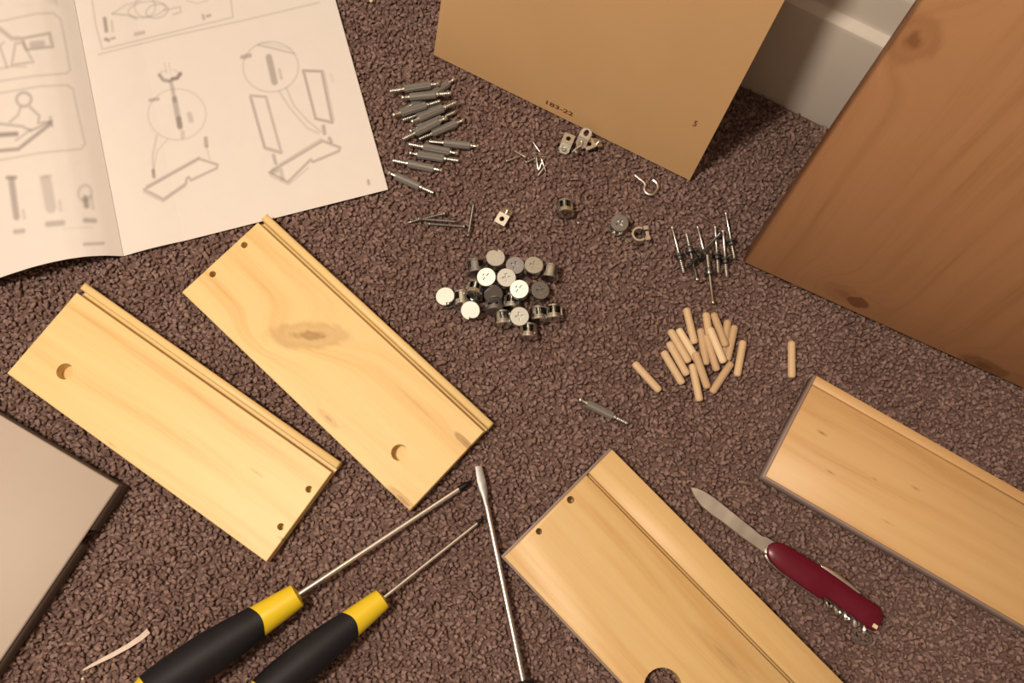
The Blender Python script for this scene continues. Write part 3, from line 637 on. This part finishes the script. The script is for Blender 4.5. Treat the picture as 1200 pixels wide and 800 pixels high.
# u-shaped clip
u = MB(); arc = [(.0034 * math.cos(q), .0034 * math.sin(q)) for q in np.linspace(.9, 2 * math.pi - .9, 14)]; arc2 = [(x * 1.42, y * 1.42) for x, y in arc]
u.slab(arc2 + arc[::-1], 0, .0075, (), .0002); u.box((.0030, .0022, 0), (.0062, .0046, .0075)); u.box((.0030, -.0046, 0), (.0062, -.0022, .0075)); u.box((.0042, -.0016, 0), (.0062, .0016, .0060))
tag(link('u_clip', u.mesh('u_clip', M_bright, True, 35), None, spin(747, 279, .0003, 8) @ Matrix.Scale(1.3, 4)), 'small u-shaped metal clip beside a round cam nut', 'clip')

# cam lock nuts: slotted face disc on a split barrel
def cam_parts(cross):
    f = MB()
    disc = circle(0, 0, .0074, 36)
    if not cross:      # spiral notch in the rim
        disc = [((.0052 + .0022 * min(1, q / 1.1) ** .7) * math.cos(q), (.0052 + .0022 * min(1, q / 1.1) ** .7) * math.sin(q)) for q in np.linspace(0.02, 2 * math.pi, 38)]
    holes = []
    if cross:
        w, l = .0009, .0034; c = []
        for k in range(4):
            a = k * math.pi / 2 + .5; ca_, sa = math.cos(a), math.sin(a)
            for x, y in ((w, -w), (l, -w), (l, w)): c.append((x * ca_ - y * sa, x * sa + y * ca_))
        holes = [(c, .0020), (circle(.0048 * math.cos(2.1), .0048 * math.sin(2.1), .0007, 8), .0006)]
    f.slab(disc, .0088, .0112, holes, .0003)
    b = MB(); b.slab(circle(0, 0, .0068, 28), 0, .0016, [(circle(0.001, 0, .0022, 12), .0009)], .0003); b.slab(circle(0, 0, .0062, 28), .0070, .0090)
    ou = [(.0068 * math.cos(q), .0068 * math.sin(q)) for q in np.linspace(1.4, 2.9, 12)]; inn = [(.0054 * math.cos(q), .0054 * math.sin(q)) for q in np.linspace(2.9, 1.4, 12)]
    b.slab(ou + inn, .0018, .0092); b.lathe([(.0014, .0024), (.0075, .0024)], 12, 0, Matrix.Rotation(-math.pi / 2, 4, 'Y'))
    ou = [(.0066 * math.cos(q), .0066 * math.sin(q)) for q in np.linspace(5.0, 5.9, 7)]; inn = [(.0044 * math.cos(q), .0044 * math.sin(q)) for q in np.linspace(5.9, 5.0, 7)]
    b.slab(ou + inn, .0018, .0092)
    return f, b
def cams(mf, mb, cross, nm):
    f, b = cam_parts(cross); return (('face_disc', f.mesh('face_' + nm, mf, True, 40)), ('barrel', b.mesh('barrel_' + nm, mb, True, 40)))
M_face = metal('zinc_cam_face', (0.66, 0.69, 0.66), 0.5, .2)
M_cast = metal('shiny_cast_zinc', (0.74, 0.77, 0.75), 0.17, .45)
CAM_S = cams(M_cast, M_cast, False, 's'); CAM_X = cams(M_face, M_zinc, True, 'x'); CAM_N = cams(M_face, M_zinc, False, 'n'); CAM_D = cams(M_dull, M_zinc, True, 'd'); CAM_ND = cams(M_dull, M_dull, False, 'nd')
def cam_at(px, py, z, az, tx, ty, kind, label, group='cam lock nuts in a heap'):
    # z is the height of the middle of the cam; tx, ty tilt it
    M = Matrix.Translation(Vector(P(px, py, z))) @ Matrix.Rotation(math.radians(ty), 4, 'Y') @ Matrix.Rotation(math.radians(tx), 4, 'X') @ Matrix.Rotation(math.radians(az), 4, 'Z') @ Matrix.Translation((0, 0, -.0056))
    return thing('cam_lock_nut', label, 'cam nut', M, group, kind)
UP, SIDE = 'bright zinc cam nut lying cross slot upward in the heap', 'zinc cam nut lying on its side in the heap'
heap = [(570.7, 326.5, .0125, 20, 4, -6, CAM_X, UP), (592.7, 327, .0135, 70, 5, 4, CAM_X, UP), (624.5, 314, .0085, 140, -8, 6, CAM_X, UP), (608.9, 340.5, .0135, 200, 5, -5, CAM_X, UP), (607.7, 371.7, .0105, 250, 8, 5, CAM_X, UP),
        (580.3, 304.8, .010, 75, -4, 3, CAM_N, 'zinc cam nut with notched plain disc upward at the heap rim'), (523, 349.5, .0058, 280, 0, -8, CAM_N, 'notched cam nut lying apart at the side of the heap'),
        (551.8, 363, .0085, 260, 22, -4, CAM_N, 'zinc cam nut tilted against the heap with notched disc showing'),
        (603.2, 313.5, .0058, 40, 0, 0, CAM_D, 'dull grey cam nut face up between bright ones'), (631, 342.3, .0070, 160, 0, 12, CAM_D, 'dull grey cam nut, tilted, at the side of the heap'),
        (557.5, 313.5, .0070, 200, 84, 55, CAM_ND, 'dull zinc cam nut on its side behind the notched one'), (645, 319.5, .0072, 250, 80, -70, CAM_S, 'zinc cam nut on its side at the heap edge towards the dowels'), (556, 340, .0110, 215, 70, -30, CAM_S, 'zinc cam nut on its side leaning over its neighbour'), (541, 350, .0072, 190, 85, 62, CAM_S, 'zinc cam nut on its side next to the notched one lying apart'),
        (577, 342, .0095, 120, 38, 10, CAM_ND, 'dark cam nut tilted in the middle of the heap'), (579, 358, .0075, 262, 80, 12, CAM_ND, 'dark cam nut on its side in the middle of the heap'), (600, 354, .0070, 230, 86, -8, CAM_S, 'zinc cam nut on its side under a bright face-up one'), (631.5, 369, .0072, 208, 84, 20, CAM_S, 'zinc cam nut on its side, inner one of a touching pair'), (649, 366.5, .0072, 240, 88, 26, CAM_S, 'zinc cam nut on its side, outer one of a touching pair'),
        (589, 374, .0070, 224, 82, 40, CAM_S, 'zinc cam nut on its side beside a face-up nut'), (619, 388.5, .0072, 200, 86, -35, CAM_S, 'zinc cam nut on its side farthest towards the lone connecting bolt'), (590, 343, .0060, 0, 10, 5, CAM_ND, SIDE)]
for a in heap[:-1]: cam_at(*a)
cam_at(662, 244, .0072, 235, 82, 6, CAM_S, 'single zinc cam nut on its side between clip and hook', None)
cam_at(724.5, 264, .0058, 10, 0, 2, CAM_D, 'single dull cam nut lying face up beside the u-shaped clip', None)

def copy_mesh(me, mat): c = me.copy(); c.materials.clear(); c.materials.append(mat); return c
# threaded cam pins: ball head, long pin, collar, thread
ME_pin = MB().lathe([(-.0202, .0004), (-.0200, .0013), (-.0192, .0017), (-.0183, .0016), (-.0177, .0011), (.0062, .0011), (.0064, .0020)], 12).mesh('pin', M_zinc)
ME_col = MB().lathe([(.0034, .0012), (.0035, .0030), (.0040, .0041), (.0058, .0043), (.0062, .0030), (.0084, .0030), (.0088, .0018)], 14).mesh('collar', M_dark)
ME_pthr = MB().lathe([(.0085, .0015)] + thread(.0088, .0200, .0021, .0017, .0008), 12).mesh('thread', M_zinc)
PIN = (('pin', ME_pin), ('collar', ME_col), ('thread', ME_pthr))
PIN_D = (('pin', copy_mesh(ME_pin, M_dark)), ('collar', ME_col), ('thread', copy_mesh(ME_pthr, M_dark)))
pz = .0042
pins = [((787, 264), (801.6, 321), pz, .003), ((817.5, 330.6), (804, 272.8), pz, .003), ((816.7, 262.7), (832, 322), .0045, .003), ((836, 358), (828.4, 297), .0055, .0075), ((845, 272), (805.8, 312.7), .010, .0085),
        ((837.8, 261.9), (841.7, 322.8), pz, .003), ((846.9, 267.3), (851.8, 327), pz, .003), ((850, 247), (861, 304.8), pz, .003)]
for i, (a, b, za, zb) in enumerate(pins):
    lab = 'long threaded metal pin with collar lying in the row of pins'
    lab = {0: 'threaded metal pin at the outer end of the row, towards the u-shaped clip', 2: 'threaded metal pin lying beneath the slanting pin', 7: 'threaded metal pin nearest the brown panel'}.get(i, lab)
    if i == 4: lab = 'threaded metal pin lying slantwise across the other pins'
    if i in (1, 3): lab = 'threaded metal pin lying reversed, ball end %s' % ('under the slanting pin' if i == 1 else 'nearest the wooden dowels')
    thing('threaded_pin', lab, 'pin', along(a, b, za, zb), 'threaded metal pins', PIN if i != 4 else PIN_D)

# cup hook
hk = [(743.7, 205), (748, 208.5), (752, 212), (755, 215), (755.8, 218), (754.8, 221), (755.5, 224), (757.5, 226.4), (761, 228), (765, 227.7), (768.6, 225), (770.7, 221), (770.2, 216.5), (768, 213.2), (765.2, 211)]
hp_ = [P(x, y, .0022) for i, (x, y) in enumerate(hk)]; hb0 = Vector(hp_[0])
hk_o = thing('cup_hook', 'small bright wire cup hook near the hardboard corner', 'hook', Matrix.Translation(hb0))
loc = [Vector(q) - hb0 for q in hp_]; fine = []
for i in range(len(loc) - 1):
    a, b, c, d = loc[max(i - 1, 0)], loc[i], loc[i + 1], loc[min(i + 2, len(loc) - 1)]
    for k in range(5):
        s_ = k / 5; fine.append(.5 * ((2 * b) + (c - a) * s_ + (2 * a - 5 * b + 4 * c - d) * s_ ** 2 + (3 * b - a - 3 * c + d) * s_ ** 3))
fine.append(loc[-1])
link('wire', MB().tube(fine, .0012, 8).mesh('wire', M_bright), hk_o)
x_ = (loc[3] - loc[0]); MT = frame(tuple(loc[0]), *(lambda x: (x, unit(np.cross((0, 0, 1), x)), np.cross(x, unit(np.cross((0, 0, 1), x)))))(unit(x_)))
link('screw_thread', MB().lathe([(-.0008, .0001)] + thread(0.0, .0060, .00155, .0011, .0004), 10).mesh('screw_thread', M_bright), hk_o).matrix_local = MT

# wooden dowels
def dowel(mat):
    secs = []; n = 28
    for x, k in ((-.0148, .62), (-.0143, .80), (-.0133, .97), (-.0128, 1), (.0128, 1), (.0133, .97), (.0143, .80), (.0148, .62)):
        secs.append([(x, .0030 * k * (1 if i % 2 else .945) * math.cos(2 * math.pi * i / n), .0030 * k * (1 if i % 2 else .945) * math.sin(2 * math.pi * i / n)) for i in range(n)])
    return MB().loft(secs).mesh('wooden_dowel', mat, True, 35)
DW = [dowel(wood('beech_%d' % i, l, m_, d_, (), rings=60, seed=10 + i, streak=1.0, rough=.55)) for i, (l, m_, d_) in enumerate((
    ((.70, .53, .34, 1), (.62, .46, .28, 1), (.50, .34, .19, 1)), ((.58, .42, .26, 1), (.52, .36, .21, 1), (.42, .27, .15, 1)), ((.84, .70, .49, 1), (.76, .60, .40, 1), (.60, .44, .27, 1))))]
dz = .0030; d2 = .0085
dws = [((742.7, 424.7), (773.5, 458.5), dz, dz, 0, 'single wooden dowel lying slantwise, apart beside the dowel heap'), ((804.2, 361.7), (814, 402.2), dz, dz, 0, 'wooden dowel at the edge of the heap nearest the threaded pins'), ((785.5, 387.2), (807.2, 424), dz, dz, 0, 'outer of three parallel dowels, next to the palest slanting one'), ((796, 387.2), (816.5, 421), dz, dz, 2, 'pale wooden dowel with its end under a darker dowel'),
       ((784, 401.5), (805, 439), dz, dz, 0, 'middle one of three parallel wooden dowels'), ((777.2, 412), (799.7, 449.5), dz, dz, 0, 'wooden dowel of the parallel three facing the lone slanting dowel'), ((811, 427), (820, 469.7), dz, dz, 0, 'wooden dowel at the heap edge towards the drawer front'), ((814.7, 413.5), (829, 454), d2, .0045, 1, 'darker wooden dowel resting its end on another dowel'),
       ((827.5, 369), (833, 406), dz, dz, 0, 'wooden dowel with its end covered by the palest dowel'), ((832, 385), (848, 424), d2, d2, 2, 'palest wooden dowel lying on top of the heap'), ((836.5, 368.5), (850, 404.5), dz, .0072, 1, 'wooden dowel propped on another beside the palest dowel'), ((820.7, 385.7), (827.5, 427), dz, dz, 1, 'shaded wooden dowel half hidden between its neighbours'),
       ((827.5, 393), (840, 433.7), .0050, dz, 1, 'brownish wooden dowel lying against the palest dowel'), ((852.5, 378), (847, 414), dz, dz, 1, 'wooden dowel almost hidden under two others'), ((861, 382), (852, 422), dz, dz, 1, 'wooden dowel leaning past an almost hidden dowel'), ((871, 399), (863.5, 441), dz, dz, 0, 'wooden dowel at the heap edge towards the brown panel'), ((857.5, 424), (833.5, 460.7), dz, dz, 1, 'brownish wooden dowel lying crosswise against the heap'),
       ((927.6, 399.5), (927.8, 443), dz, dz, 0, 'single wooden dowel alone between brown panel and pine board')]
for a, b, za, zb, k, lab in dws:
    o = link('wooden_dowel', DW[k], None, along(a, b, za, zb, rnd.random() * 3))
    tag(o, lab or 'fluted wooden dowel lying in the dowel heap', 'dowel', 'wooden dowels')

# torn strip of pale tape and crumbs
tp_px = [(97, 785), (112, 777), (130, 768), (150, 757), (165, 747), (174, 739)]; wv = [1.0, 2.0, 2.6, 2.8, 3.2, 3.4]
tb = Vector(P(97, 785, 0)); L_, R_ = [], []
for i, (x, y) in enumerate(tp_px):
    q = P(x, y, .0012 + .0008 * math.sin(i * 1.3)); tn = unit(P(*tp_px[min(i + 1, 5)]) - P(*tp_px[max(i - 1, 0)])); nr = np.array([-tn[1], tn[0], 0]); w = wv[i] * .0006
    L_.append(Vector(q + nr * w) - tb); R_.append(Vector(q - nr * w) - tb)
secs = [[tuple(l), tuple(r), tuple(r + Vector((0, 0, -.0003))), tuple(l + Vector((0, 0, -.0003)))] for l, r in zip(L_, R_)]
tag(link('tape_strip', MB().loft(secs).mesh('tape_strip', M_sliver, True, 50), None, Matrix.Translation(tb)), 'thin torn pale strip lying on the carpet near a screwdriver handle', 'strip')
def crumb(px, py, r, lab):
    m = MB(); m.lathe([(-r, r * .3), (-r * .6, r * .8), (0, r), (r * .7, r * .7), (r, r * .2)], 7)
    tag(link('paper_crumb', m.mesh('paper_crumb', M_ivory, True, 70), None, Matrix.Translation(Vector(P(px, py, r * .8)))), lab, 'crumb')
crumb(97, 795, .0011, 'tiny white crumb beside the torn pale strip'); crumb(677.5, 261, .0009, 'tiny white crumb on the carpet near the cam nuts'); crumb(435, 1, .0016, 'small white fleck beside the booklet edge')
